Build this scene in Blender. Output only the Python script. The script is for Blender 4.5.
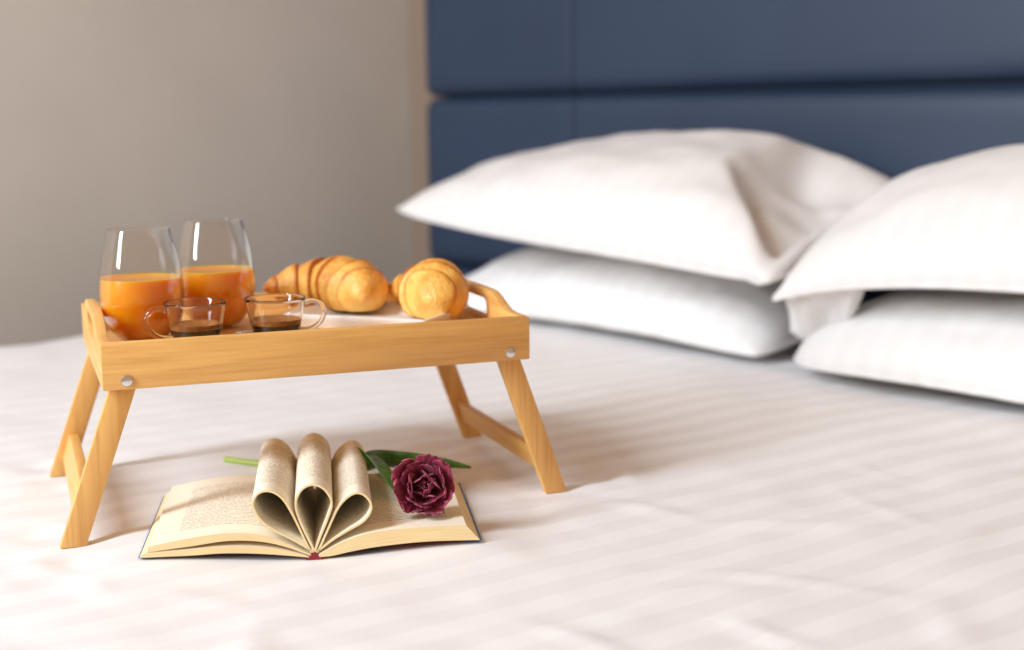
import bpy, bmesh, math, random
from mathutils import Vector, Matrix, noise
random.seed(7)
PI = math.pi
scene = bpy.context.scene
for o in list(bpy.data.objects):
    bpy.data.objects.remove(o, do_unlink=True)
COL = scene.collection
YAW = math.radians(47)          # the camera looks 47 degrees to the left of the headboard normal
BED = 0.60                      # height of the bed's top surface

# ------------------------------------------------------------------ camera
cam_data = bpy.data.cameras.new('camera')
cam = bpy.data.objects.new('camera', cam_data); COL.objects.link(cam)
cam.matrix_world = (Matrix.Translation((0, 0, BED + 0.4707)) @ Matrix.Rotation(YAW, 4, 'Z')
                    @ Matrix.Rotation(PI/2 - 0.1535, 4, 'X') @ Matrix.Rotation(-0.0091, 4, 'Z'))
cam_data.sensor_width = 36.0
cam_data.lens = 36.0 * 1350.7 / 1024
cam_data.clip_start = 0.05
cam_data.dof.use_dof = True
cam_data.dof.focus_distance = 1.50
cam_data.dof.aperture_fstop = 2.5
scene.camera = cam

# ------------------------------------------------------------------ light
world = bpy.data.worlds.new('room_light'); scene.world = world
world.use_nodes = True
wb = world.node_tree.nodes['Background']
wb.inputs[0].default_value = (1.0, 0.64, 0.38, 1)
wb.inputs[1].default_value = 0.54

def area(name, loc, target, sx, sy, power, color):
    l = bpy.data.lights.new(name, 'AREA'); l.shape = 'RECTANGLE'; l.size = sx; l.size_y = sy
    l.energy = power; l.color = color
    o = bpy.data.objects.new(name, l); COL.objects.link(o)
    o.location = loc
    o.rotation_euler = (Vector(target) - Vector(loc)).to_track_quat('-Z', 'Y').to_euler()
    return o
area('window_daylight', (-1.80, -2.8, 3.15), (-1.5, 1.2, 1.0), 0.80, 3.3, 310, (0.79, 0.90, 1.0))

vs = scene.view_settings
vs.view_transform = 'Standard'; vs.look = 'None'; vs.gamma = 1.0; vs.use_curve_mapping = False
vs.exposure = 0.0

# ------------------------------------------------------------------ helpers
def lin(r, g, b):
    f = lambda c: (c/255/12.92) if c/255 <= 0.04045 else ((c/255+0.055)/1.055)**2.4
    return (f(r), f(g), f(b), 1)

def mat(name, color=(0.8, 0.8, 0.8, 1), rough=0.6, **kw):
    m = bpy.data.materials.new(name); m.use_nodes = True
    b = m.node_tree.nodes['Principled BSDF']
    b.inputs['Base Color'].default_value = color
    b.inputs['Roughness'].default_value = rough
    for k, v in kw.items():
        b.inputs[k.replace('_', ' ')].default_value = v
    return m

class NT:
    """small node helper"""
    def __init__(self, m):
        self.t = m.node_tree; self.b = self.t.nodes.get('Principled BSDF')
    def n(self, kind, **props):
        nd = self.t.nodes.new(kind)
        for k, v in props.items(): setattr(nd, k, v)
        return nd
    def l(self, a, b): self.t.links.new(a, b)
    def coord(self, which='Object', scale=(1, 1, 1), rot=(0, 0, 0)):
        tc = self.n('ShaderNodeTexCoord'); mp = self.n('ShaderNodeMapping')
        mp.inputs['Scale'].default_value = scale; mp.inputs['Rotation'].default_value = rot
        self.l(tc.outputs[which], mp.inputs['Vector']); return mp.outputs['Vector']
    def noise(self, vec, scale, detail=3, rough=0.5):
        nd = self.n('ShaderNodeTexNoise'); nd.inputs['Scale'].default_value = scale
        nd.inputs['Detail'].default_value = detail; nd.inputs['Roughness'].default_value = rough
        self.l(vec, nd.inputs['Vector']); return nd.outputs['Fac']
    def ramp(self, fac, stops, interp='LINEAR'):
        r = self.n('ShaderNodeValToRGB'); r.color_ramp.interpolation = interp
        e = r.color_ramp.elements
        while len(e) < len(stops): e.new(0.5)
        for q, (p, c) in zip(e, stops): q.position = p; q.color = c
        self.l(fac, r.inputs['Fac']); return r.outputs['Color']
    def math(self, op, a, b=None, clamp=False):
        nd = self.n('ShaderNodeMath', operation=op); nd.use_clamp = clamp
        for i, v in enumerate((a, b)):
            if v is None: continue
            if isinstance(v, (int, float)): nd.inputs[i].default_value = v
            else: self.l(v, nd.inputs[i])
        return nd.outputs[0]
    def mix(self, fac, a, b, blend='MIX'):
        nd = self.n('ShaderNodeMix', data_type='RGBA', blend_type=blend)
        for s, v in ((nd.inputs[0], fac), (nd.inputs[6], a), (nd.inputs[7], b)):
            if isinstance(v, (int, float, tuple)): s.default_value = v
            else: self.l(v, s)
        return nd.outputs[2]
    def bump(self, h, strength=0.3, dist=0.01):
        nd = self.n('ShaderNodeBump'); nd.inputs['Strength'].default_value = strength
        nd.inputs['Distance'].default_value = dist
        self.l(h, nd.inputs['Height']); self.l(nd.outputs[0], self.b.inputs['Normal'])

def link(o, parent=None):
    COL.objects.link(o)
    if parent is not None: o.parent = parent
    return o
def mesh_obj(name, verts, faces, m, parent=None, smooth=True, auto=None):
    me = bpy.data.meshes.new(name); me.from_pydata([tuple(v) for v in verts], [], faces); me.update()
    bm = bmesh.new(); bm.from_mesh(me); bmesh.ops.recalc_face_normals(bm, faces=bm.faces); bm.to_mesh(me); bm.free()
    me.materials.append(m)
    if smooth:
        me.polygons.foreach_set('use_smooth', [True]*len(me.polygons))
        if auto: me.set_sharp_from_angle(angle=math.radians(auto))
    return link(bpy.data.objects.new(name, me), parent)
def bm_obj(name, bm, m, parent=None, smooth=True, auto=35):
    bmesh.ops.recalc_face_normals(bm, faces=bm.faces)
    me = bpy.data.meshes.new(name); bm.to_mesh(me); bm.free(); me.materials.append(m)
    if smooth:
        me.polygons.foreach_set('use_smooth', [True]*len(me.polygons))
        if auto: me.set_sharp_from_angle(angle=math.radians(auto))
    return link(bpy.data.objects.new(name, me), parent)
def box(name, lo, hi, m, parent=None, bevel=0.0, seg=2):
    bm = bmesh.new()
    bmesh.ops.create_cube(bm, size=1)
    for v in bm.verts:
        v.co = Vector([lo[i] + (v.co[i]+0.5)*(hi[i]-lo[i]) for i in range(3)])
    if bevel: bmesh.ops.bevel(bm, geom=bm.edges[:], offset=bevel, segments=seg, profile=0.5, affect='EDGES')
    return bm_obj(name, bm, m, parent)
def prism(name, pts, axis, lo, hi, m, parent=None, bevel=0.0, seg=2, holes=()):
    """extrude a 2-D outline (with optional holes) along an axis"""
    bm = bmesh.new()
    def P(a, b, c): return {0: (c, a, b), 1: (a, c, b), 2: (a, b, c)}[axis]
    edges = []
    for loop in (pts,)+tuple(holes):
        vs_ = [bm.verts.new(P(a, b, lo)) for a, b in loop]
        for i in range(len(vs_)): edges.append(bm.edges.new((vs_[i], vs_[(i+1) % len(vs_)])))
    r = bmesh.ops.triangle_fill(bm, edges=edges, use_beauty=True) if holes else None
    if not holes: bm.faces.new(bm.verts[:])
    fs = bm.faces[:]
    e = bmesh.ops.extrude_face_region(bm, geom=fs)
    off = Vector(P(0, 0, hi-lo))
    bmesh.ops.translate(bm, verts=[v for v in e['geom'] if isinstance(v, bmesh.types.BMVert)], vec=off)
    bmesh.ops.recalc_face_normals(bm, faces=bm.faces)
    if bevel:
        sharp = [x for x in bm.edges if len(x.link_faces) == 2 and x.calc_face_angle(0) > math.radians(50)]
        bmesh.ops.bevel(bm, geom=sharp, offset=bevel, segments=seg, profile=0.5, affect='EDGES')
    return bm_obj(name, bm, m, parent)
def lathe(name, prof, m, parent=None, seg=48, auto=40):
    """prof: list of (r, z); r = 0 closes the end"""
    verts, faces, rings = [], [], []
    for r, z in prof:
        if r < 1e-6:
            rings.append([len(verts)]); verts.append((0, 0, z))
        else:
            rings.append(list(range(len(verts), len(verts)+seg)))
            for k in range(seg):
                a = 2*PI*k/seg; verts.append((r*math.cos(a), r*math.sin(a), z))
    for A, B in zip(rings, rings[1:]):
        for k in range(seg):
            k2 = (k+1) % seg
            if len(A) == 1 and len(B) == 1: continue
            if len(A) == 1: faces.append((A[0], B[k], B[k2]))
            elif len(B) == 1: faces.append((A[k], A[k2], B[0]))
            else: faces.append((A[k], A[k2], B[k2], B[k]))
    return mesh_obj(name, verts, faces, m, parent, True, auto)
def spline(pts, n):
    """Catmull-Rom through pts (tuples), n samples per span"""
    P = [Vector(p) for p in pts]; out = []
    for i in range(len(P)-1):
        p0 = P[i-1] if i else P[0]*2-P[1]
        p3 = P[i+2] if i+2 < len(P) else P[-1]*2-P[-2]
        p1, p2 = P[i], P[i+1]
        for k in range(n):
            t = k/n
            out.append(0.5*((2*p1)+(p2-p0)*t+(2*p0-5*p1+4*p2-p3)*t*t+(3*p1-p0-3*p2+p3)*t**3))
    out.append(P[-1]); return out
def tube(name, path, rad, m, parent=None, seg=10, flat=1.0, closed_caps=True):
    path = [Vector(p) for p in path]; verts, faces = [], []
    up = Vector((0, 0, 1)); prev = None
    for i, p in enumerate(path):
        t = (path[min(i+1, len(path)-1)]-path[max(i-1, 0)]).normalized()
        if prev is None:
            a = t.cross(up)
            if a.length < 1e-3: a = t.cross(Vector((1, 0, 0)))
        else: a = prev - t*prev.dot(t)
        a.normalize(); prev = a; b = t.cross(a)
        r = rad(i/(len(path)-1)) if callable(rad) else rad
        for k in range(seg):
            q = 2*PI*k/seg; verts.append(p + a*math.cos(q)*r*flat + b*math.sin(q)*r)
    for i in range(len(path)-1):
        for k in range(seg):
            k2 = (k+1) % seg
            faces.append((i*seg+k, i*seg+k2, (i+1)*seg+k2, (i+1)*seg+k))
    if closed_caps:
        faces.append(tuple(range(seg))[::-1]); faces.append(tuple(range((len(path)-1)*seg, len(path)*seg)))
    return mesh_obj(name, verts, faces, m, parent, True, 60)
def empty(name, loc, rz=0, label=None, cat=None, group=None, parent=None):
    o = bpy.data.objects.new(name, None); o.empty_display_size = 0.05
    link(o, parent); o.location = loc; o.rotation_euler = (0, 0, rz)
    if label: tag(o, label, cat, group)
    return o
def tag(o, label, cat=None, group=None):
    o['label'] = label
    if cat: o['category'] = cat
    if group: o['group'] = group
    return o
def struct(o, label=None):
    o['kind'] = 'structure'
    if label: o['label'] = label
    return o
def view_frame(x, y):            # floor-plan point in the frame turned by YAW -> room
    return (x*math.cos(YAW)-y*math.sin(YAW), x*math.sin(YAW)+y*math.cos(YAW))
def fbm(x, y, z=0.0, o=3):
    s, a = 0, 1
    for _ in range(o):
        s += a*noise.noise((x, y, z)); x *= 2.03; y *= 2.03; z += 5.1; a *= 0.5
    return s
def smooth01(t):
    t = max(0, min(1, t)); return t*t*(3-2*t)

# ------------------------------------------------------------------ materials
def make_wall():
    m = mat('wall_paint', lin(196, 184, 170), 0.75); N = NT(m)
    c = N.coord('Object'); f = N.noise(c, 3, 4)
    N.l(N.ramp(f, [(0.3, lin(202, 195, 186)), (0.7, lin(208, 201, 192))]), N.b.inputs['Base Color'])
    N.bump(N.noise(c, 220, 2), 0.08, 0.002); return m
M_WALL = make_wall()
def make_floor():
    m = mat('floor_wood', lin(120, 96, 74), 0.5); N = NT(m)
    c = N.coord('Object', (1.2, 9, 1)); f = N.noise(c, 3, 5)
    N.l(N.ramp(f, [(0.3, lin(96, 74, 56)), (0.7, lin(140, 112, 86))]), N.b.inputs['Base Color']); return m
M_FLOOR = make_floor()
M_WALL_BACK = mat('shade_toned_wall', lin(140, 120, 103), 0.8)  # darker than the side wall: the unlit strip's shade is put into the colour
M_TRIM = mat('trim_paint', lin(172, 152, 132), 0.6)

def make_leather():
    m = mat('blue_leather', lin(42, 58, 82), 0.42); N = NT(m)
    c = N.coord('Object'); v = N.n('ShaderNodeTexVoronoi'); v.inputs['Scale'].default_value = 420
    N.l(c, v.inputs['Vector']); N.bump(v.outputs['Distance'], 0.12, 0.001)
    f = N.noise(c, 2.5, 3)
    N.l(N.ramp(f, [(0.3, lin(39, 54, 77)), (0.7, lin(44, 60, 84))]), N.b.inputs['Base Color']); return m
M_LEATHER = make_leather()

def make_cotton(name, period, angle, axis, dark, light, amount=1.0):
    """white satin-stripe cotton: woven bands alternate matte / satin along one direction"""
    m = mat(name, light, 0.55); N = NT(m)
    c = N.coord('Object', rot=(0, 0, angle))
    s = N.n('ShaderNodeSeparateXYZ'); N.l(c, s.inputs[0])
    w = N.math('SINE', N.math('MULTIPLY', s.outputs[axis], 2*PI/period))
    band = N.math('MULTIPLY_ADD', w, 3.0); band.node.inputs[2].default_value = 0.5; band.node.use_clamp = True
    N.l(N.mix(band, dark, light), N.b.inputs['Base Color'])
    r = N.math('MULTIPLY_ADD', band, -0.16); r.node.inputs[2].default_value = 0.62; N.l(r, N.b.inputs['Roughness'])
    N.b.inputs['Sheen Weight'].default_value = 0.15
    N.bump(N.noise(c, 900, 1), 0.06, 0.0006); return m
M_DUVET = make_cotton('striped_cotton', 0.0645, math.radians(9), 0, lin(232, 229, 229), lin(240, 238, 238))
M_PILLOW = make_cotton('pillow_cotton', 0.05, 0, 0, lin(225, 222, 219), lin(228, 225, 223))
M_SHEET = mat('plain_white_cotton', lin(242, 239, 238), 0.6, Sheen_Weight=0.1)

def make_bamboo(name, axis, a, b):
    m = mat(name, a, 0.42); N = NT(m)
    sc = [14, 14, 14]; sc[axis] = 0.9
    c = N.coord('Object', tuple(sc)); f = N.noise(c, 6, 6, 0.6)
    sc2 = [60, 60, 60]; sc2[axis] = 2.5
    g = N.noise(N.coord('Object', tuple(sc2)), 5, 3)
    h = N.math('ADD', N.math('MULTIPLY', f, 0.7), N.math('MULTIPLY', g, 0.3))
    N.l(N.ramp(h, [(0.33, b), (0.52, a), (0.7, (a[0]*1.12, a[1]*1.12, a[2]*1.12, 1))]), N.b.inputs['Base Color'])
    N.bump(g, 0.05, 0.001); return m
BA, BB = lin(226, 174, 100), lin(208, 150, 78)
M_BAM = {k: make_bamboo('bamboo_'+'xyz'[k], k, BA, BB) for k in range(3)}
M_STEEL = mat('steel', (0.72, 0.72, 0.72, 1), 0.25, Metallic=1.0)

def make_thin_glass():
    m = bpy.data.materials.new('thin_glass'); m.use_nodes = True; t = m.node_tree; t.nodes.clear()
    N = NT(m); out = N.n('ShaderNodeOutputMaterial'); mx = N.n('ShaderNodeMixShader')
    tr = N.n('ShaderNodeBsdfTransparent'); tr.inputs[0].default_value = (0.985, 0.985, 0.98, 1)
    gl = N.n('ShaderNodeBsdfGlossy'); gl.inputs['Roughness'].default_value = 0.015
    lw = N.n('ShaderNodeLayerWeight'); lw.inputs[0].default_value = 0.5
    k = N.math('POWER', lw.outputs['Facing'], 3.2)
    k = N.math('MULTIPLY_ADD', k, 0.9); k.node.inputs[2].default_value = 0.04
    N.l(k, mx.inputs[0]); N.l(tr.outputs[0], mx.inputs[1]); N.l(gl.outputs[0], mx.inputs[2])
    N.l(mx.outputs[0], out.inputs[0]); return m
M_TGLASS = make_thin_glass()
M_GLASS = mat('clear_glass', (1, 1, 1, 1), 0.0, Transmission_Weight=1.0, IOR=1.45)
def make_juice():
    m = mat('orange_juice', (1.0, 0.34, 0.006, 1), 0.25, Subsurface_Weight=1.0, Subsurface_Scale=0.04)
    m.node_tree.nodes['Principled BSDF'].inputs['Subsurface Radius'].default_value = (1.0, 0.35, 0.05)
    N = NT(m); f = N.noise(N.coord('Object'), 60, 3)
    N.l(N.ramp(f, [(0.3, (0.99, 0.32, 0.005, 1)), (0.7, (1.0, 0.39, 0.009, 1))]), N.b.inputs['Base Color']); return m
M_JUICE = make_juice()
M_COFFEE = mat('coffee', lin(40, 16, 5), 0.15)
def make_crema():
    m = mat('crema', lin(176, 108, 40), 0.5); N = NT(m)
    f = N.noise(N.coord('Object'), 140, 4)
    N.l(N.ramp(f, [(0.35, lin(150, 84, 26)), (0.65, lin(196, 128, 54))]), N.b.inputs['Base Color']); return m
M_CREMA = make_crema()
M_CERAMIC = mat('white_porcelain', lin(240, 236, 232), 0.12)

def make_crust():
    m = mat('croissant_crust', lin(225, 160, 70), 0.42); N = NT(m)
    at = N.n('ShaderNodeAttribute', attribute_name='ridge')
    c = N.coord('Object'); f = N.noise(c, 38, 5, 0.65); g = N.noise(c, 260, 2)
    h = N.math('ADD', N.math('MULTIPLY', at.outputs['Fac'], 0.75), N.math('MULTIPLY', N.math('SUBTRACT', f, 0.5), 1.3))
    N.l(N.ramp(h, [(0.0, lin(244, 192, 98)), (0.30, lin(232, 162, 68)), (0.60, lin(204, 124, 44)), (1.0, lin(156, 80, 22))]), N.b.inputs['Base Color'])
    N.bump(N.math('ADD', f, N.math('MULTIPLY', g, 0.3)), 0.7, 0.006)
    N.b.inputs['Subsurface Weight'].default_value = 0.08
    N.b.inputs['Subsurface Scale'].default_value = 0.01
    return m
M_CRUST = make_crust()

def make_page():
    """cream paper with rows of illegible grey print; UV in metres (u across the page, v along the spine)"""
    m = mat('printed_page', lin(243, 232, 210), 0.8); N = NT(m)
    uv = N.n('ShaderNodeUVMap'); s = N.n('ShaderNodeSeparateXYZ'); N.l(uv.outputs[0], s.inputs[0])
    U, V = s.outputs[0], s.outputs[1]
    row = N.math('MULTIPLY', V, 1/0.0054)
    fr = N.math('FRACT', row); fl = N.math('FLOOR', row)
    inrow = N.math('LESS_THAN', N.math('ABSOLUTE', N.math('SUBTRACT', fr, 0.5)), 0.20)
    cmb = N.n('ShaderNodeCombineXYZ'); N.l(N.math('MULTIPLY', U, 620), cmb.inputs[0]); N.l(N.math('MULTIPLY', fl, 7.31), cmb.inputs[1])
    wn = N.noise(cmb.outputs[0], 1.0, 2)
    ink = N.math('GREATER_THAN', wn, 0.46)
    def inside(x, a, b): return N.math('MULTIPLY', N.math('GREATER_THAN', x, a), N.math('LESS_THAN', x, b))
    reg = N.math('MULTIPLY', inside(U, 0.022, 0.148), inside(V, 0.034, 0.208))
    k = N.math('MULTIPLY', N.math('MULTIPLY', inrow, ink), N.math('MULTIPLY', reg, 0.55))
    N.l(N.mix(k, lin(243, 232, 210), lin(92, 84, 78)), N.b.inputs['Base Color'])
    return m
M_PAGE = make_page()
def make_edge():
    m = mat('page_edges', lin(238, 212, 158), 0.85); N = NT(m)
    uv = N.n('ShaderNodeUVMap'); mp = N.n('ShaderNodeMapping'); N.l(uv.outputs[0], mp.inputs[0])
    mp.inputs['Scale'].default_value = (20, 1600, 1)
    f = N.noise(mp.outputs[0], 1, 2)
    N.l(N.ramp(f, [(0.35, lin(228, 198, 140)), (0.6, lin(242, 218, 168))]), N.b.inputs['Base Color']); return m
M_EDGE = make_edge()
def make_cover():
    m = mat('book_cover', lin(30, 70, 120), 0.35); N = NT(m)
    c = N.coord('Object'); s = N.n('ShaderNodeSeparateXYZ'); N.l(c, s.inputs[0])
    x = N.math('ADD', N.math('MULTIPLY', s.outputs[0], 2.5), 0.5)
    blue, navy, red = lin(44, 104, 160), lin(18, 44, 84), lin(140, 22, 38)
    N.l(N.ramp(x, [(0.0, blue), (0.09, navy), (0.455, red), (0.545, navy), (0.70, red), (0.90, blue)], 'CONSTANT'), N.b.inputs['Base Color']); return m
M_COVER = make_cover()

def make_petal():
    m = mat('petal', lin(140, 28, 62), 0.5); N = NT(m)
    at = N.n('ShaderNodeAttribute', attribute_name='along')
    f = N.noise(N.coord('Object', (1, 1, 1)), 120, 3)
    h = N.math('ADD', at.outputs['Fac'], N.math('MULTIPLY', N.math('SUBTRACT', f, 0.5), 0.5))
    N.l(N.ramp(h, [(0.0, lin(48, 4, 20)), (0.45, lin(118, 20, 52)), (0.8, lin(158, 42, 80)), (1.0, lin(190, 92, 120))]), N.b.inputs['Base Color'])
    N.b.inputs['Sheen Weight'].default_value = 0.2
    N.b.inputs['Subsurface Weight'].default_value = 0.1; N.b.inputs['Subsurface Scale'].default_value = 0.004
    return m
M_PETAL = make_petal()
def make_leaf():
    m = mat('leaf', lin(62, 100, 36), 0.45); N = NT(m)
    f = N.noise(N.coord('Object', (40, 40, 40)), 3, 3)
    N.l(N.ramp(f, [(0.3, lin(48, 92, 28)), (0.7, lin(98, 144, 58))]), N.b.inputs['Base Color']); return m
M_LEAF = make_leaf()
M_STEM = mat('stem', lin(165, 184, 80), 0.45)
M_STAMEN = mat('stamen', lin(40, 10, 24), 0.6)
M_BASE = mat('bed_base_fabric', lin(70, 84, 108), 0.8)

# ------------------------------------------------------------------ the room
WX, WY = -3.28, 2.64
struct(box('floor', (WX-0.1, -2.6, -0.1), (2.0, WY+0.1, 0.0), M_FLOOR), 'brown wooden floor under the bed')
struct(box('wall_back', (WX-0.1, WY, 0.0), (2.0, WY+0.1, 3.0), M_WALL_BACK), 'wall behind the blue headboard, its shade put into the taupe colour')
struct(box('wall_left', (WX-0.1, -2.6, 0.0), (WX, WY, 3.0), M_WALL), 'plain beige wall along the far side of the bed')
struct(box('baseboard_left', (WX, -2.6, 0.0), (WX+0.015, WY, 0.09), M_TRIM, bevel=0.004))
struct(box('baseboard_back', (WX+0.015, WY-0.015, 0.0), (2.0, WY, 0.09), M_TRIM, bevel=0.004))

# ------------------------------------------------------------------ headboard
hb = empty('headboard', (-1.6, 2.60, 0.0), 0, 'dark blue leather headboard of wide padded panels behind the pillows', 'headboard')
box('backing_board', (-1.46, -0.005, 0.02), (1.46, 0.03, 1.78), M_BASE, hb, 0.004)
hx = [-1.505, -0.895, 0.895, 1.477]; hz = [0.15, 0.64, 1.126, 1.612]
for j in range(3):
    for i in range(3):
        x0, x1, z0, z1 = hx[i], hx[i+1], hz[j], hz[j+1]
        nx, nz = (14 if i != 1 else 30), 16
        verts, faces = [], []
        g = 0.004 if i != 1 else 0.003
        for b in range(nz+1):
            for a in range(nx+1):
                u, w = a/nx, b/nz
                u = 0.5-0.5*math.cos(PI*u); w = 0.5-0.5*math.cos(PI*w)
                X = x0+0.0015+(x1-x0-0.003)*u; Z = z0+0.002+(z1-z0-0.004)*w
                ex = min(X-x0, x1-X); ez = min(Z-z0, z1-Z)
                rd = lambda d, R_: math.sqrt(max(0, 1-(1-min(1, d/R_))**2))
                inner = (i > 0 and X-x0 < x1-X) or (i < 2 and X-x0 >= x1-X)
                d = 0.048*(0.975+0.025*rd(ex-0.0015, 0.004) if inner else rd(ex-0.0015, 0.016))*rd(ez-0.002, 0.03)
                d += 0.004*math.sin(PI*u)*math.sin(PI*w)
                verts.append((X, -0.005-d, Z))
        for b in range(nz):
            for a in range(nx):
                q = b*(nx+1)+a; faces.append((q, q+1, q+nx+2, q+nx+1))
        mesh_obj('padded_panel', verts, faces, M_LEATHER, hb)

# ------------------------------------------------------------------ bed
BX0, BX1, BY0, BY1 = -2.84, -0.36, 0.12, 2.52
bed = empty('bed', ((BX0+BX1)/2, (BY0+BY1)/2, 0.0), 0, 'wide double bed with upholstered base under the white bedding', 'bed')
hw, hl = (BX1-BX0)/2, (BY1-BY0)/2
box('bed_base', (-hw+0.04, -hl+0.04, 0.06), (hw-0.04, hl, 0.30), M_BASE, bed, 0.015)
for sx in (-1, 1):
    for sy in (-1, 1):
        lathe('leg', [(0, 0), (0.022, 0), (0.03, 0.062), (0, 0.062)], M_STEEL, bed, 20).location = (sx*(hw-0.15), sy*(hl-0.15), 0)
box('mattress', (-hw+0.02, -hl+0.02, 0.30), (hw-0.02, hl-0.01, BED-0.032), M_SHEET, bed, 0.05, 5)

TANG = 67.5                     # the tray's turn in the room
# the duvet: a draped sheet of cloth with soft folds
TR = Matrix.Translation((-1.366, 0.6607, BED)) @ Matrix.Rotation(math.radians(TANG), 4, 'Z')
feet = [TR @ Vector(p) for p in ((-0.04, 0.02, 0), (0.53, 0.02, 0), (-0.04, 0.345, 0), (0.53, 0.345, 0))]
BKC = Matrix.Translation((*view_frame(-0.2155, 1.405), BED)) @ Matrix.Rotation(YAW+math.radians(8), 4, 'Z')
BKI = BKC.inverted(); TRI = TR.inverted()
def rect_far(p, x0, x1, y0, y1): return math.hypot(max(x0-p.x, 0, p.x-x1), max(y0-p.y, 0, p.y-y1))
folds = []
for _ in range(46):
    vx, vy = random.uniform(-0.62, 0.55), random.uniform(0.95, 1.75)
    if -0.45 < vx < 0.02 and 1.38 < vy < 1.7: continue
    x, y = view_frame(vx, vy)
    a = random.uniform(0, PI); L = random.uniform(0.04, 0.11); w = random.uniform(0.008, 0.018)
    folds.append((x, y, math.cos(a), math.sin(a), L, w, random.uniform(0.002, 0.006)))
def duvet_h(x, y):
    pt = TRI @ Vector((x, y, BED)); far = smooth01((rect_far(pt, 0.0, 0.5, -0.15, 0.4)-0.05)/0.5)
    big = 0.25+1.1*far
    h = 0.006*fbm(x*2.1, y*2.1, 3.0)*big + 0.0032*fbm(x*6.5+3, y*5.0, 9.0)*(0.4+0.7*far)
    h += 0.0016*fbm(x*17, y*14, 4.0, 2)
    for fx, fy, c, s, L, w, a in folds:
        dx, dy = x-fx, y-fy
        if abs(dx) > 0.3 or abs(dy) > 0.3: continue
        p, q = dx*c+dy*s, -dx*s+dy*c
        q += 1.5*p*p
        e = (p/L)**2+(q/w)**2
        if e < 9: h += a*math.exp(-e)
    k = 1.0
    for f in feet:
        d = math.hypot(x-f.x, y-f.y)
        k = min(k, smooth01((d-0.02)/0.05))
        if d < 0.16:
            ang = math.atan2(y-f.y, x-f.x)
            h += 0.003*math.exp(-((d-0.07)/0.04)**2)*math.sin(ang*5+f.x*40)
    pb = BKI @ Vector((x, y, BED))
    kb = smooth01(rect_far(pb, -0.195, 0.19, -0.006, 0.25)/0.07)
    tb = -0.0022 + (0.0095*smooth01(-pb.x/0.185) if pb.x < 0 else 0.008*smooth01(pb.x/0.18))
    h = h*min(k, kb) + tb*(1-kb)
    pf = max(0, 1-rect_far(pb, -0.19, 0.19, -0.16, 0.0)/0.02)
    return min(h, max(0.0015, (1-kb)*tb)) if pf > 0 else h
def build_duvet():
    x0, x1, y0, y1 = BX0, BX1, BY0, 2.47
    def fold(t, a, b, r, drop):       # arc-length coordinate -> (position, sink)
        for edge, sg in ((a, -1), (b, 1)):
            s = (t-edge)*sg + r*0.57
            if s > 0:
                if s < r*PI/2: th = s/r; return edge + sg*(r*math.sin(th) - r), r*(1-math.cos(th))
                return edge + sg*0.0, r + (s-r*PI/2)
        return t, 0.0
    xs = [x0-0.30 + i*0.0145 for i in range(int((x1-x0+0.60)/0.0145)+1)]
    ys = [y0-0.30 + j*0.0125 for j in range(int((y1-y0+0.30)/0.0125)+1)]
    verts, faces = [], []
    for j, b in enumerate(ys):
        for a in xs:
            X, sx = fold(a, x0, x1, 0.05, 0.3); Y, sy = fold(b, y0, 9.0, 0.05, 0.3)
            sink = max(sx, sy) + 0.15*min(sx, sy)
            wave = 0.0
            if sink > 0.06: wave = 0.012*fbm(a*5, b*5, 2.0)*min(1, (sink-0.06)/0.15)
            tz = duvet_h(X, Y)*(1 if sink < 0.01 else max(0, 1-sink/0.05))
            t = (y1-Y)/0.03                  # turned edge near the pillows
            edge = 0.0 if t > 1 else 0.012*(1-math.sqrt(max(0, 1-(1-t)**2)))
            if sx > 0.06: X += wave + (0.01 if a > -1.6 else -0.01)
            if sy > 0.06: Y += wave - 0.01
            verts.append((X+1.6, Y-1.1, BED+tz-sink-edge))
    n = len(xs)
    for j in range(len(ys)-1):
        for i in range(n-1):
            q = j*n+i; faces.append((q, q+1, q+n+1, q+n))
    o = mesh_obj('duvet', verts, faces, M_DUVET)
    o.location = (-1.6, 1.1, 0)
    md = o.modifiers.new('thickness', 'SOLIDIFY'); md.thickness = 0.010; md.offset = -1
    return o
tag(build_duvet(), 'white satin-striped duvet spread over the bed under tray and book', 'duvet')

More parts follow.
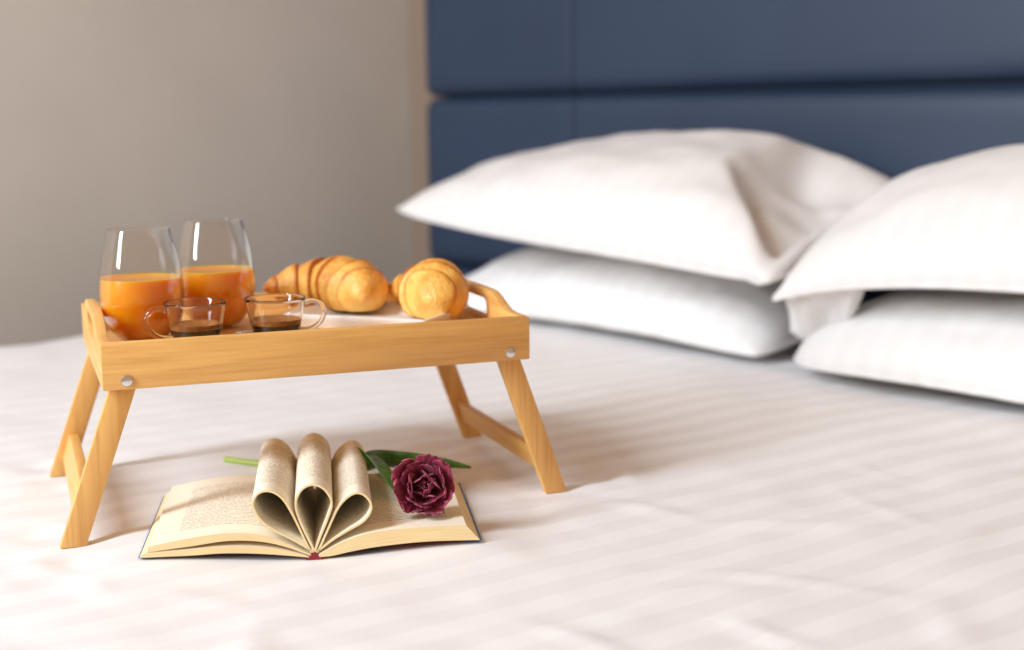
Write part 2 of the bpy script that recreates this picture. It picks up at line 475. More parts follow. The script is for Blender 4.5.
# ------------------------------------------------------------------ pillows
def pillow(label, loc, rot, w, d, tt, tb, seed=0, shape=None, creases=(), droop=(0, 0, 0, 0), cap=None, rc=0.05, dp=3.0, post=None):
    """tt / tb: bulge above and below the seam; droop: lift of the four corners (left-front, right-front, left-back, right-back)"""
    nu, nv = 84, 50
    def surf(u, v, s):
        au, av = abs(u), abs(v)
        X = w/2*(u - 0.03*u*au**2*(1-v*v))*(1-rc*av**7); Y = d/2*(v - 0.04*v*av**2*(1-u*u))*(1-rc*2*au**9)
        prof = max(0, (1-au**2.6)*(1-av**2.4))
        z = (tt if s > 0 else -tb)*prof**0.5
        if shape and s > 0: z *= shape(u, v)
        amp = min(1, prof*3)
        z += (1 if s > 0 else -0.3)*amp*(0.012*fbm(u*2.2+seed, v*1.8, seed*1.7) + 0.004*fbm(u*5+seed, v*4, seed+3))
        ex = max(au, av)
        z += (0.003 if s > 0 else 0.0)*smooth01((ex-0.65)/0.35)*math.sin((math.atan2(v, u))*22+seed)*amp
        if s > 0:
            for cu, cv, ca, L, W, a in creases:
                p = (u-cu)*math.cos(ca)+(v-cv)*math.sin(ca); q = -(u-cu)*math.sin(ca)+(v-cv)*math.cos(ca)
                z += a*math.exp(-(p/L)**2-(q/W)**2)
            if post: z = post(u, v, z)
            if cap: z = z if z < cap*0.8 else cap*0.8 + cap*0.2*math.tanh((z-cap*0.8)/(cap*0.2))
        wu, wv = (u+1)/2, (v+1)/2
        c = [((1-wu)*(1-wv))**dp, (wu*(1-wv))**dp, ((1-wu)*wv)**dp, (wu*wv)**dp]
        z += sum(a*b for a, b in zip(c, droop))
        return (X, Y, z)
    verts, faces, idx = [], [], {}
    def rp(i, n):
        q = -1+2*i/n; return math.sin(q*PI/2*0.92)/math.sin(PI/2*0.92)
    for s in (1, -1):
        for j in range(nv+1):
            for i in range(nu+1):
                if s < 0 and (i in (0, nu) or j in (0, nv)): idx[s, i, j] = idx[1, i, j]; continue
                idx[s, i, j] = len(verts); verts.append(surf(rp(i, nu), rp(j, nv), s))
    for s in (1, -1):
        for j in range(nv):
            for i in range(nu):
                f = (idx[s, i, j], idx[s, i+1, j], idx[s, i+1, j+1], idx[s, i, j+1])
                faces.append(f if s > 0 else f[::-1])
    root = empty('pillow', loc, 0, label, 'pillow', 'white bed pillows')
    root.rotation_euler = [math.radians(a) for a in rot]
    mesh_obj('pillowcase', verts, faces, M_PILLOW, root)
    rim = [surf(rp(i, nu), -1, 1) for i in range(nu)] + [surf(1, rp(j, nv), 1) for j in range(nv)] + \
          [surf(rp(i, nu), 1, 1) for i in range(nu, 0, -1)] + [surf(-1, rp(j, nv), 1) for j in range(nv, -1, -1)]
    tube('seam', rim, 0.005, M_PILLOW, root, 6, 1.0, False)
    return root
def sagging_end(u, v, z):
    """the right end of the case is loose: a hollow with a few creases behind a crisp fold"""
    u0 = 0.56 + 0.36*smooth01((-0.25-v)/0.75)
    k = smooth01((u-u0)/0.13)*(1-smooth01((v-0.15)/0.6))*(1-smooth01((u-0.86)/0.15))
    z -= 0.098*k
    p = (u-u0)*9 + 0.8*v
    return z + 0.010*k*math.sin(p*2.1+v*4)*math.cos(v*3)
pillow('upper pillow of the far stack with upturned left corner, against the blue headboard', (-2.00, 2.26, 0.835), (7, 2.4, 0), 1.12, 0.56, 0.215, 0.03, 1.3,
       shape=lambda u, v: 0.87+0.20*u, droop=(0.03, -0.01, 0.02, 0.05), rc=0.04, dp=4.0, post=sagging_end,
       creases=[(0.78, 0.1, 1.0, 0.3, 0.05, 0.012), (0.88, -0.1, 1.4, 0.25, 0.04, 0.010)])
pillow('lower pillow of the far stack, lying flat beside the tray', (-2.02, 2.29, 0.640), (0, 0, 0), 1.00, 0.47, 0.140, 0.030, 4.1, droop=(-0.025, -0.025, -0.02, -0.02), cap=0.135)
pillow_near = pillow('upper pillow of the near stack at the right edge, plump and brightest', (-0.86, 2.205, 0.842), (7, -1.5, -3), 1.12, 0.56, 0.185, 0.03, 7.7,
       droop=(-0.050, 0, 0, 0), rc=0.01, dp=6.0)
pillow('lower pillow of the near stack at the right edge, flat on the bed', (-0.91, 2.215, 0.640), (0, 0, -4), 1.06, 0.56, 0.145, 0.030, 9.2, droop=(-0.012, -0.025, -0.02, -0.02), cap=0.14, rc=0.09)
# loose open end of the near upper pillowcase, hanging between the two stacks
def case_flap():
    top = spline([(-1.428, 2.005, 0.742), (-1.375, 1.985, 0.768), (-1.315, 1.975, 0.786), (-1.27, 1.972, 0.793), (-1.25, 1.98, 0.796)], 7)
    low = spline([(-1.470, 2.085, 0.668), (-1.440, 2.095, 0.652), (-1.390, 2.075, 0.668), (-1.33, 2.055, 0.700), (-1.29, 2.03, 0.745)], 7)
    n, nv = len(top), 12; verts, faces = [], []
    for i in range(n):
        for j in range(nv+1):
            v = j/nv; p = top[i].lerp(low[i], v)
            bow = 0.016*math.sin(PI*v)*math.cos(i*0.42)
            verts.append((p.x - bow*0.4, p.y + bow, p.z))
    for i in range(n-1):
        for j in range(nv): faces.append((i*(nv+1)+j, i*(nv+1)+j+1, (i+1)*(nv+1)+j+1, (i+1)*(nv+1)+j))
    o = mesh_obj('pillowcase_flap', verts, faces, M_PILLOW)
    inv = pillow_near.matrix_basis.inverted()
    o.data.transform(inv); o.parent = pillow_near
    md = o.modifiers.new('thickness', 'SOLIDIFY'); md.thickness = 0.003
case_flap()

# ------------------------------------------------------------------ bamboo bed tray
TL, TD, TB, TT, TH = 0.502, 0.362, 0.1767, 0.2296, 0.012      # length, depth, rail bottom, rail top, thickness
tray = empty('bed_tray', (-1.366, 0.6607, BED), math.radians(TANG), 'bamboo breakfast tray with folding legs standing over the open book', 'tray')
FLOOR = 0.207
box('tray_floor', (TH-0.003, TH-0.003, FLOOR-0.006), (TL-TH+0.003, TD-TH+0.003, FLOOR), M_BAM[0], tray)
box('rail', (0, 0, TB), (TL, TH, TT), M_BAM[0], tray, 0.0018)
box('rail', (0, TD-TH, TB), (TL, TD, TT), M_BAM[0], tray, 0.0018)
def side_outline():
    o = [(TH, TB), (TD-TH, TB), (TD-TH, TT)]
    mid = TD/2
    up = [(mid-0.138, TT), (mid-0.122, TT+0.0015), (mid-0.106, TT+0.0065), (mid-0.088, TT+0.0135), (mid-0.072, TT+0.0182), (mid-0.055, TT+0.0195), (mid-0.03, TT+0.020)]
    o += [(2*mid-y, z) for y, z in up] + [(mid, TT+0.020)] + up[::-1] + [(TH, TT)]
    return o
def side_hole():
    mid = TD/2; a, z0, z1 = 0.056, 0.213, 0.2365
    pts = []
    for k in range(7): q = PI/2*k/6; pts.append((mid-a+0.012-0.012*math.cos(q), z1-0.012+0.012*math.sin(q)))
    for k in range(7): q = PI/2*k/6; pts.append((mid+a-0.012+0.012*math.sin(q), z1-0.012+0.012*math.cos(q)))
    for k in range(7): q = PI/2*k/6; pts.append((mid+a-0.008+0.008*math.cos(q), z0+0.008-0.008*math.sin(q)))
    for k in range(7): q = PI/2*k/6; pts.append((mid-a+0.008-0.008*math.sin(q), z0+0.008-0.008*math.cos(q)))
    return pts
for xa in (0, TL-TH):
    prism('handle_panel', side_outline(), 0, xa, xa+TH, M_BAM[1], tray, 0.0015, 2, (side_hole(),))
def leg(side, ya, yb):
    # bolt at the rail, foot splayed outward; rounded top
    bx, bz = 0.026, 0.186
    fx = -0.040; w = 0.0135
    d = Vector((fx-bx, -bz)).normalized(); n = Vector((-d.y, d.x))
    top = Vector((bx, bz)) - d*0.003
    kx = w/abs(d.y)
    pts = [(fx-kx, 0.0005), (fx+kx, 0.0005)]
    arc = [top + n*w*math.cos(a) - d*w*math.sin(a)*0.9 for a in [PI*k/8 for k in range(9)]]
    if arc[0].x < arc[-1].x: arc = arc[::-1]
    pts += [(p.x, min(p.y, FLOOR-0.008)) for p in arc]
    if side: pts = [(TL-x, z) for x, z in pts]
    prism('leg', pts, 1, ya, yb, M_BAM[2], tray, 0.0015)
    return
for side in (0, 1):
    leg(side, 0.0125, 0.0245); leg(side, TD-0.0245, TD-0.0125)
    s = 0.066/0.186
    z0, z1 = 0.026, 0.057
    xm = lambda z: -0.040 + s*z
    pts = [(xm(z0)-0.006, z0), (xm(z0)+0.006, z0), (xm(z1)+0.006, z1), (xm(z1)-0.006, z1)]
    if side: pts = [(TL-x, z) for x, z in pts]
    prism('stretcher', pts, 1, 0.0245, TD-0.0245, M_BAM[1], tray, 0.001)
    for y, sg in ((0, -1), (TD, 1)):
        b = lathe('bolt', [(0, 0.003), (0.0035, 0.0028), (0.006, 0.0018), (0.0068, 0.0), (0.0068, -0.003), (0, -0.003)], M_STEEL, tray, 24)
        b.rotation_euler = (PI/2*(1 if sg < 0 else -1), 0, 0); b.location = (0.026 if not side else TL-0.026, y, 0.187)
TM = tray.matrix_basis.copy()
def on_tray(x, y, z=0.0): return TM @ Vector((x, y, FLOOR+z))

# ------------------------------------------------------------------ tumblers of juice
def tumbler(label, x, y, h, level):
    root = empty('juice_glass', on_tray(x, y), 0, label, 'glass', 'stemless glasses of orange juice')
    prof = [(0.0, 0.0), (0.020, 0.0), (0.027, 0.003), (0.036, 0.012), (0.0445, 0.026), (0.0495, 0.043), (0.0505, 0.056), (0.0492, 0.072),
            (0.0462, 0.092), (0.0420, 0.112), (0.0385, 0.126), (0.0368, 0.132)]
    prof = [tuple(p) for p in spline([(r, z*h/0.132, 0) for r, z in prof], 4)]
    outer = [(p[0], p[1]) for p in prof]
    t = 0.0013
    inner = [(max(0, r-t), max(z, 0.004)) for r, z in outer if z > 0.0015]
    inner = [(0, 0.004)] + inner
    rimz = outer[-1][1]; rr = outer[-1][0]
    full = outer + [(rr-0.0002, rimz+0.0005), (rr-t/2, rimz+0.0009), (rr-t+0.0002, rimz+0.0005)] + inner[::-1]
    lathe('bowl', full, M_TGLASS, root, 64, 60)
    jp = [(0, 0.0042)] + [(max(0, r-t-0.0002), max(z, 0.0043)) for r, z in outer if 0.0015 < z < level]
    r_end = jp[-1][0]
    jp += [(r_end-0.0006, level+0.0006), (r_end-0.002, level), (0, level)]
    lathe('orange_juice', jp, M_JUICE, root, 64, 60)
    return root
tumbler('stemless glass of orange juice beside the left tray handle', 0.060, 0.152, 0.134, 0.076)
tumbler('stemless glass of orange juice farther back, behind the two coffee cups', 0.158, 0.222, 0.136, 0.074)

# ------------------------------------------------------------------ espresso cups
def cup(label, x, y, ang):
    root = empty('espresso_cup', on_tray(x, y), math.radians(TANG+ang), label, 'cup', 'glass espresso cups')
    pr = [(0.0, 0.0), (0.018, 0.0), (0.0225, 0.002), (0.026, 0.009), (0.030, 0.022), (0.0335, 0.038), (0.0362, 0.052)]
    pr = [(p[0], p[1]) for p in spline([(a, b, 0) for a, b in pr], 4)]
    t = 0.0022
    inner = [(0, 0.006)] + [(r-t, max(z, 0.006)) for r, z in pr if r > 0.0185 and z > 0.0005]
    full = pr + [(0.0361, 0.0527), (0.0352, 0.0531), (0.0344, 0.0527)] + inner[::-1]
    lathe('cup_bowl', full, M_GLASS, root, 56, 60)
    lvl = 0.0275
    ins = [(r-t+0.0005, z) for r, z in pr if z > 0.0062 and r > 0.0185]
    cf = [(0, 0.0055), (ins[0][0], 0.0055)] + [(r, z) for r, z in ins if z < lvl-0.006]
    re = cf[-1][0]
    lathe('coffee', cf + [(re+0.001, lvl-0.006), (0, lvl-0.006)], M_COFFEE, root, 48)
    rl = next(r for r, z in ins if z > lvl)
    lathe('crema', [(0, lvl-0.0058), (re+0.001, lvl-0.0058), (rl, lvl), (0, lvl)], M_CREMA, root, 48)
    path = spline([(0.0330, 0, 0.045), (0.042, 0, 0.0475), (0.053, 0, 0.044), (0.058, 0, 0.034), (0.053, 0, 0.022), (0.042, 0, 0.014), (0.0275, 0, 0.011)], 6)
    tube('handle', path, lambda q: 0.0030+0.0008*abs(q-0.5), M_GLASS, root, 12, 1.3)
    return root
cup('small clear coffee cup on the left, its handle pointing left', 0.113, 0.078, 186)
cup('small clear coffee cup on the right, its handle pointing right', 0.207, 0.078, -8)

def teaspoon(label, x, y, ang):
    root = empty('teaspoon', on_tray(x, y, 0.0), math.radians(TANG+ang), label, 'spoon')
    n, k = 14, 10; verts, faces = [], []
    for i in range(n+1):
        u = i/n; L = 0.032*u; hwid = 0.0105*math.sin(PI*min(1, u*0.98+0.01))**0.6 + 0.0012*(u)
        for j in range(k+1):
            v = -1+2*j/k
            verts.append((L, v*hwid, 0.0016 + 0.005*(v*v)*math.sin(PI*u)**0.7 + 0.003*max(0, u-0.6)/0.4 + 0.003*max(0, 0.3-u)/0.3))
    for i in range(n):
        for j in range(k):
            q = i*(k+1)+j; faces.append((q, q+1, q+k+2, q+k+1))
    o = mesh_obj('spoon_bowl', verts, faces, M_STEEL, root)
    md = o.modifiers.new('thickness', 'SOLIDIFY'); md.thickness = 0.001; md.offset = 1
    tube('spoon_handle', spline([(0.031, 0, 0.005), (0.045, 0, 0.009), (0.065, 0, 0.009), (0.09, 0, 0.005), (0.108, 0, 0.0022)], 6),
         lambda q: 0.0013+0.0009*q, M_STEEL, root, 10, 1.9)
    return root
teaspoon('small steel teaspoon lying between the two coffee cups', 0.164, 0.128, -1)

# ------------------------------------------------------------------ plate
pc = Vector((0.387, 0.055)); da = math.radians(49)
px, py = Vector((math.cos(da), math.sin(da))), Vector((-math.sin(da), math.cos(da)))
PW, PD = 0.138, 0.20
pcen = pc + px*PW/2 + py*PD/2
plate = empty('plate', on_tray(pcen.x, pcen.y), math.radians(TANG)+da, 'white rectangular porcelain plate under the two croissants', 'plate')
def rrect(w, d, r, z, seg=5):
    o = []
    for cx, cy, a0 in ((w/2-r, d/2-r, 0), (-w/2+r, d/2-r, PI/2), (-w/2+r, -d/2+r, PI), (w/2-r, -d/2+r, 3*PI/2)):
        for k in range(seg+1):
            a = a0+PI/2*k/seg; o.append((cx+r*math.cos(a), cy+r*math.sin(a), z))
    return o
def build_plate():
    rings = [rrect(PW-0.03, PD-0.03, 0.01, 0.0), rrect(PW-0.016, PD-0.016, 0.01, 0.0), rrect(PW-0.004, PD-0.004, 0.008, 0.0105), rrect(PW, PD, 0.006, 0.0150),
             rrect(PW, PD, 0.006, 0.0170), rrect(PW-0.004, PD-0.004, 0.006, 0.0176), rrect(PW-0.018, PD-0.018, 0.01, 0.0135), rrect(PW-0.040, PD-0.040, 0.012, 0.0050), rrect(PW-0.05, PD-0.05, 0.012, 0.0042)]
    n = len(rings[0]); verts = [v for r in rings for v in r]; faces = [tuple(range(n))[::-1]]
    for a in range(len(rings)-1):
        for k in range(n): faces.append((a*n+k, a*n+(k+1) % n, (a+1)*n+(k+1) % n, (a+1)*n+k))
    faces.append(tuple(range((len(rings)-1)*n, len(rings)*n)))
    return mesh_obj('dish', verts, faces, M_CERAMIC, plate, True, 40)
build_plate()

# ------------------------------------------------------------------ croissants
def croissant(label, x, y, z, ang, length=0.15, arc=150, rmax=0.036, seed=0, tilt=(0, 0)):
    ns, nk = 150, 48
    A = math.radians(arc); Rr = length/A
    verts, faces, ridge = [], [], []
    for i in range(ns+1):
        s = -1+2*i/ns
        a = s*A/2
        c = Vector((Rr*math.sin(a), Rr*math.cos(a)-Rr*math.cos(A/2)*0.5, 0))
        t = Vector((math.cos(a), -math.sin(a), 0)); nrm = Vector((math.sin(a), math.cos(a), 0))
        body = max(0.0, 1-abs(s)**(2.6 if s > 0 else 1.7))**(0.55 if s > 0 else 0.85)
        for k in range(nk):
            q = 2*PI*k/nk
            # broad rolled layers: terraces fall from the middle towards the tips
            ss = abs(s-0.08) + 0.07*math.sin(q+seed) + 0.05*noise.noise((q*0.8+seed, s*2.5, seed))
            lay = min(ss, 0.84 if s > 0 else 2)*3.4+0.10
            fr = lay-math.floor(lay)
            step = 0.20*math.cos(fr*PI/2)**0.8
            rad = rmax*(body*(0.82+step) + 0.04)
            rad *= 1+0.10*noise.noise((c.x*30+seed, c.y*30+math.cos(q)*1.2, math.sin(q)*1.2+seed))
            if fr < 0.05: rad *= 0.90+0.10*fr/0.05
            zz = math.sin(q)*rad*0.92
            verts.append(c + nrm*math.cos(q)*rad + Vector((0, 0, zz)))
            ridge.append(max(0, min(1, 0.08+0.62*math.exp(-((fr-0.10)/0.13)**2) + 0.38*max(0, math.sin(q))*(0.75+1.1*noise.noise((c.x*25, c.y*25+q, seed)))
                                   + 0.5*smooth01((-s-0.86)/0.12))))
    for i in range(ns):
        for k in range(nk):
            k2 = (k+1) % nk; faces.append((i*nk+k, i*nk+k2, (i+1)*nk+k2, (i+1)*nk+k))
    faces.append(tuple(range(nk))[::-1]); faces.append(tuple(range(ns*nk, ns*nk+nk)))
    zmin = min(v.z for v in verts)
    for v in verts:
        if v.z < -rmax*0.62: v.z = -rmax*0.62 - (-rmax*0.62-v.z)*0.15
    zmin = min(v.z for v in verts)
    o = mesh_obj('croissant', [(v.x, v.y, v.z-zmin) for v in verts], faces, M_CRUST)
    at = o.data.attributes.new('ridge', 'FLOAT', 'POINT'); at.data.foreach_set('value', ridge)
    o.location = on_tray(x, y, z); o.rotation_euler = (math.radians(tilt[0]), math.radians(tilt[1]), math.radians(TANG+ang))
    return tag(o, label, 'croissant', 'croissants on the plate')
croissant('golden croissant beside the coffee cups, its thin tail to the left', 0.277, 0.234, 0.008, -46, 0.205, 150, 0.043, 2.0)
croissant('golden croissant beside the right tray handle, seen end-on', 0.382, 0.170, 0.005, -84, 0.150, 145, 0.045, 5.5)

# ------------------------------------------------------------------ open book with heart-shaped loops
cx, cy = view_frame(-0.2155, 1.405)
BYAW = math.radians(8)
book = empty('open_book', (cx, cy, BED), YAW+BYAW, 'open book with three groups of pages curled into loops', 'book')
DEP = 0.240
def zc(x, z): return z - 0.048*x                # the two halves rise a little towards the left
def section(name, top, bot, parent, mtop=M_PAGE, y0=0.0, y1=DEP, n=8, flip=False):
    """a block of paper: top curve and bottom curve in (x, z), swept along the spine"""
    T = [Vector((x, zc(x, z), 0)) for x, z in top]; B = [Vector((x, zc(x, z), 0)) for x, z in bot]
    T = spline([tuple(v) for v in T], n); B = spline([tuple(v) for v in B], n)
    m_ = min(len(T), len(B))
    def resample(P, k):
        L = [0]
        for a, b in zip(P, P[1:]): L.append(L[-1]+(b-a).length)
        out, j = [], 0
        for i in range(k):
            q = L[-1]*i/(k-1)
            while j < len(P)-2 and L[j+1] < q: j += 1
            w = (q-L[j])/max(1e-9, L[j+1]-L[j]); out.append(P[j].lerp(P[j+1], w))
        return out, L[-1]
    k = 32
    T, LT = resample(T, k); B, _ = resample(B, k)
    verts, faces, uvs, mats = [], [], [], []
    for y in (y0, y1):
        for v in T: verts.append((v.x, y, v.y))
        for v in B: verts.append((v.x, y, v.y))
    def add(f, uv, mi): faces.append(f); uvs.append(uv); mats.append(mi)
    for i in range(k-1):
        a, b = LT*i/(k-1), LT*(i+1)/(k-1)
        add((i, i+1, 2*k+i+1, 2*k+i), [(a, y0), (b, y0), (b, y1), (a, y1)], 0)
        add((k+i, k+i+1, 3*k+i+1, 3*k+i), [(a, 0), (b, 0), (b, y1), (a, y1)], 1)
        for o_ in (0, 2*k):
            add((o_+i, o_+i+1, o_+k+i+1, o_+k+i), [(a, .02), (b, .02), (b, 0), (a, 0)], 1)
    for i in (0, k-1):
        add((i, k+i, 3*k+i, 2*k+i), [(0, .02), (0, 0), (y1, 0), (y1, .02)], 1)
    me = bpy.data.meshes.new(name); me.from_pydata(verts, [], faces); me.update()
    uvl = me.uv_layers.new(name='UVMap'); li = 0
    for p, uv in zip(me.polygons, uvs):
        for j, l in enumerate(p.loop_indices): uvl.data[l].uv = uv[j]
        p.material_index = mats[p.index]; p.use_smooth = True
    me.materials.append(mtop); me.materials.append(M_EDGE)
    bm = bmesh.new(); bm.from_mesh(me); bmesh.ops.recalc_face_normals(bm, faces=bm.faces); bm.to_mesh(me); bm.free()
    me.set_sharp_from_angle(angle=math.radians(40))
    return link(bpy.data.objects.new(name, me), parent)
section('page_block', [(-0.004, 0.004), (-0.010, 0.0070), (-0.030, 0.0170), (-0.057, 0.0265), (-0.091, 0.0288), (-0.132, 0.0232), (-0.174, 0.0142)],
        [(-0.004, 0.003), (-0.010, 0.0050), (-0.030, 0.0128), (-0.057, 0.0190), (-0.091, 0.0200), (-0.132, 0.0140), (-0.176, 0.0080)], book)
section('page_block', [(-0.006, 0.002), (-0.014, 0.0050), (-0.040, 0.0110), (-0.070, 0.0140), (-0.100, 0.0138), (-0.132, 0.0110), (-0.179, 0.0074)],
        [(-0.006, 0.001), (-0.014, 0.0018), (-0.040, 0.0042), (-0.070, 0.0060), (-0.100, 0.0062), (-0.132, 0.0040), (-0.184, 0.0020)], book)
section('page_block', [(0.004, 0.004), (0.012, 0.0085), (0.034, 0.0200), (0.063, 0.0285), (0.1146, 0.0345), (0.165, 0.0362)],
        [(0.005, 0.0015), (0.018, 0.0025), (0.040, 0.0075), (0.070, 0.0128), (0.12, 0.0180), (0.180, 0.0196)], book)
# covers and spine
def cover(name, pts, parent):
    P = spline([(x, zc(x, z), 0) for x, z in pts], 6); th = 0.0011
    n = len(P); out = [(p.x, p.y) for p in P] + [(p.x, p.y-th) for p in reversed(P)]
    return prism(name, out, 1, 0.004, DEP+0.001, M_COVER, parent)
cover('left_cover', [(-0.009, 0.0005), (-0.040, 0.0036), (-0.070, 0.0054), (-0.100, 0.0056), (-0.132, 0.0034), (-0.1855, 0.0012)], book)
cover('right_cover', [(0.009, 0.0012), (0.018, 0.0020), (0.040, 0.0068), (0.070, 0.0122), (0.12, 0.0174), (0.1825, 0.0190)], book)
prism('spine', [(-0.0095, -0.0015), (0.0095, -0.0010), (0.0085, 0.0008), (0.0, 0.0070), (-0.0085, 0.0006)], 1, 0.0005, DEP+0.001, M_COVER, book)
def loop(label, pts, book_label=None):
    P = [(x, z*1.045-0.055*x, 0) for x, z in pts]
    P = spline(P, 7); n = len(P); th = 0.0022
    L = [0]
    for a, b in zip(P, P[1:]): L.append(L[-1]+(b-a).length)
    verts, faces, uvs, mats = [], [], [], []
    inn = []
    for i, p in enumerate(P):
        t = (P[min(i+1, n-1)]-P[max(i-1, 0)]).normalized()
        inn.append(p + Vector((-t.y, t.x, 0))*th*SIGN)
    for y in (0.0, DEP):
        for p in P: verts.append((p.x, y+0.001, p.y))
        for p in inn: verts.append((p.x, y+0.001, p.y))
    for i in range(n-1):
        a, b = L[i]*0.182/L[-1], L[i+1]*0.182/L[-1]
        faces.append((i, i+1, 2*n+i+1, 2*n+i)); uvs.append([(a, 0), (b, 0), (b, DEP), (a, DEP)]); mats.append(0)
        faces.append((n+i, n+i+1, 3*n+i+1, 3*n+i)); uvs.append([(a, 0), (b, 0), (b, DEP), (a, DEP)]); mats.append(0)
        for o_ in (0, 2*n):
            faces.append((o_+i, o_+i+1, o_+n+i+1, o_+n+i)); uvs.append([(a, 0), (b, 0), (b, th), (a, th)]); mats.append(1)
    for i in (0, n-1):
        faces.append((i, n+i, 3*n+i, 2*n+i)); uvs.append([(0, 0)]*4); mats.append(1)
    me = bpy.data.meshes.new('page_loop'); me.from_pydata(verts, [], faces); me.update()
    uvl = me.uv_layers.new(name='UVMap')
    for p, uv in zip(me.polygons, uvs):
        for j, l in enumerate(p.loop_indices): uvl.data[l].uv = uv[j]
        p.material_index = mats[p.index]; p.use_smooth = True
    me.materials.append(M_PAGE); me.materials.append(M_EDGE)
    bm = bmesh.new(); bm.from_mesh(me); bmesh.ops.recalc_face_normals(bm, faces=bm.faces); bm.to_mesh(me); bm.free()
    me.set_sharp_from_angle(angle=math.radians(40))
    o = link(bpy.data.objects.new('page_loop', me), book); o['label'] = label
    return o
SIGN = 1
def px2(pts): return [((u-313)/934, (558-v)/934) for u, v in pts]
# profiles run from the spine round the loop and back to the spine (anticlockwise, so the inside is on the left)
loop('left page loop leaning to the left', px2([(312, 553), (304, 548), (290, 540), (271, 530), (259, 520), (252.5, 507), (254.5, 498), (260, 492.5), (268, 490.5), (277, 493), (285, 500), (292, 512), (299, 527), (306, 543), (311, 552)])[::-1])
loop('middle page loop standing upright', px2([(312, 552), (304, 535), (297.5, 519), (294.5, 506), (297, 496), (303, 488), (313, 484), (323, 487), (330, 495), (332.5, 505), (328, 519), (321, 535), (314, 552)])[::-1])
loop('right page loop leaning to the right', px2([(315, 552), (320, 542), (329, 523), (336, 509), (343, 500), (351, 494), (359, 492), (367, 496), (372, 505), (370, 514), (362, 523), (348, 531), (333, 540), (322, 548), (315, 553)])[::-1])

# ------------------------------------------------------------------ tulip
fx, fy = view_frame(-0.106, 1.475)
tulip = empty('tulip', (fx, fy, BED+0.036), YAW, 'burgundy double tulip lying on the right page of the open book', 'flower')
def petal(length, width, curl, cup_, seed, fringe=0.006):
    nu, nv = 16, 20; verts, faces, along = [], [], []
    for i in range(nu+1):
        u = i/nu
        wd = width*(0.35+0.65*math.sin(PI/2*min(1, u*1.45)))*(1-0.55*u**9)
        for j in range(nv+1):
            v = -1+2*j/nv
            ruff = 0.42*noise.noise((u*3+seed, v*2.2, seed*2.3))*u
            fr = fringe*(u**3)*noise.noise((v*7+seed*7, u*2, 1.0))*1.8 + fringe*(abs(v)**4)*noise.noise((u*9+seed*3, v, 5.0))
            # axis +Z, petal opens outward (+X)
            bend = cup_*math.sin(PI*0.55*u) + curl*u*u*u
            x = length*(bend*0.55) - 0.35*wd*(v*v)*(1-0.6*u) + length*ruff*0.25
            y = wd*v*(1-0.06*v*v) + fr*0.6
            z = length*(u - 0.25*curl*u*u*u) + fr - 0.16*length*v*v*u*u
            verts.append((x, y, z)); along.append(min(1, u*0.75+0.28*abs(v)**3))
    for i in range(nu):
        for j in range(nv):
            q = i*(nv+1)+j; faces.append((q, q+1, q+nv+2, q+nv+1))
    return verts, faces, along
head = Vector((0.008, -0.020, 0.030))
axis = Vector((0.10, -1.0, 0.30)).normalized()
base = head - axis*0.026
rotm = axis.to_track_quat('Z', 'Y').to_matrix()
k = 0
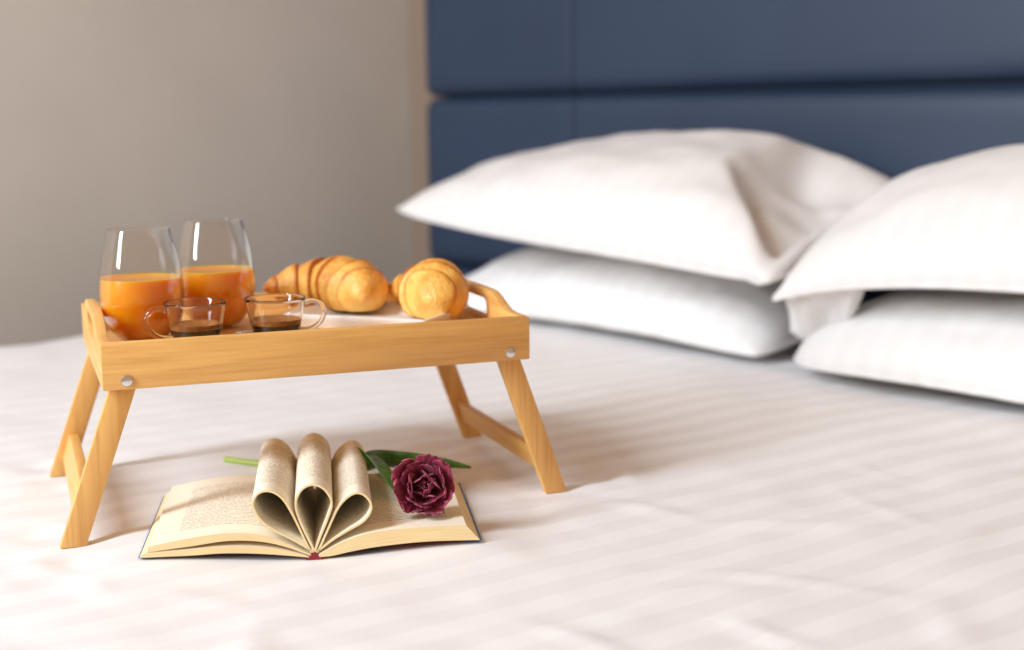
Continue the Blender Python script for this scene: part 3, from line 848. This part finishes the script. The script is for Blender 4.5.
for count, ln, wd, curl, cup_, r0, ph in ((4, 0.025, 0.012, -0.45, 0.34, 0.003, 0.2), (5, 0.031, 0.0155, -0.25, 0.55, 0.005, 0.7),
                                          (6, 0.034, 0.0180, 0.10, 0.82, 0.007, 0.1), (7, 0.035, 0.0180, 0.55, 1.10, 0.008, 0.55)):
    for q in range(count):
        a = 2*PI*q/count + ph + random.uniform(-0.15, 0.15)
        s = random.uniform(0.82, 1.06)
        vv, ff, al = petal(ln*s, wd*random.uniform(0.92, 1.1), curl+random.uniform(-0.3, 0.25), cup_+random.uniform(-0.2, 0.16), k*1.37+0.5)
        ca, sa = math.cos(a), math.sin(a); out = []
        for x, y, z in vv:
            x += r0
            p = Vector((x*ca-y*sa, x*sa+y*ca, z)); w = base + rotm @ p
            w.z = max(w.z, 0.0006+0.0004*(k % 5)); out.append(w)
        o = mesh_obj('petal', out, ff, M_PETAL, tulip)
        at = o.data.attributes.new('along', 'FLOAT', 'POINT'); at.data.foreach_set('value', al)
        md = o.modifiers.new('thickness', 'SOLIDIFY'); md.thickness = 0.0005
        k += 1
for q in range(6):
    a = 2*PI*q/6; d = rotm @ Vector((0.004*math.cos(a), 0.004*math.sin(a), 0))
    tube('stamen', [base+d*0.3+axis*0.004, base+d+axis*0.014, base+d*1.3+axis*0.019], lambda t: 0.0006+0.0009*(t > 0.6), M_STAMEN, tulip, 8)
# stem runs back behind the book and out to the left of the loops
stem = spline([tuple(base), (-0.012, 0.055, 0.022), (-0.040, 0.130, 0.004), (-0.085, 0.205, -0.020), (-0.150, 0.270, -0.030), (-0.230, 0.315, -0.0315), (-0.293, 0.346, -0.0315)], 8)
tube('stem', stem, lambda t: 0.0030+0.0012*t, M_STEM, tulip, 10)
def leaf_blade(path, width, twist, m=M_LEAF, fold=0.35):
    P = spline(path, 8); n = len(P); verts, faces = [], []
    for i, p in enumerate(P):
        t = (P[min(i+1, n-1)]-P[max(i-1, 0)]).normalized(); q = i/(n-1)
        side = t.cross(Vector((0, 0, 1))).normalized(); up = side.cross(t)
        a = twist*(1-0.3*q); side, up = side*math.cos(a)+up*math.sin(a), up*math.cos(a)-side*math.sin(a)
        w = width*(math.sin(PI*(0.10+0.88*q))**0.8)
        for v in (-1, -0.5, 0, 0.5, 1): verts.append(p + side*w*v + up*(fold*w*v*v))
    for i in range(n-1):
        for j in range(4): faces.append((i*5+j, i*5+j+1, i*5+j+6, i*5+j+5))
    o = mesh_obj('leaf', verts, faces, m, tulip)
    md = o.modifiers.new('thickness', 'SOLIDIFY'); md.thickness = 0.0008
    return o
leaf_blade([(-0.105, 0.235, -0.022), (-0.075, 0.215, -0.004), (-0.035, 0.190, 0.001), (0.010, 0.190, -0.002), (0.052, 0.200, -0.008)], 0.018, 1.0)
leaf_blade([(-0.100, 0.205, -0.004), (-0.082, 0.165, 0.020), (-0.060, 0.110, 0.022), (-0.040, 0.070, 0.008), (-0.028, 0.045, 0.002)], 0.014, 0.6)
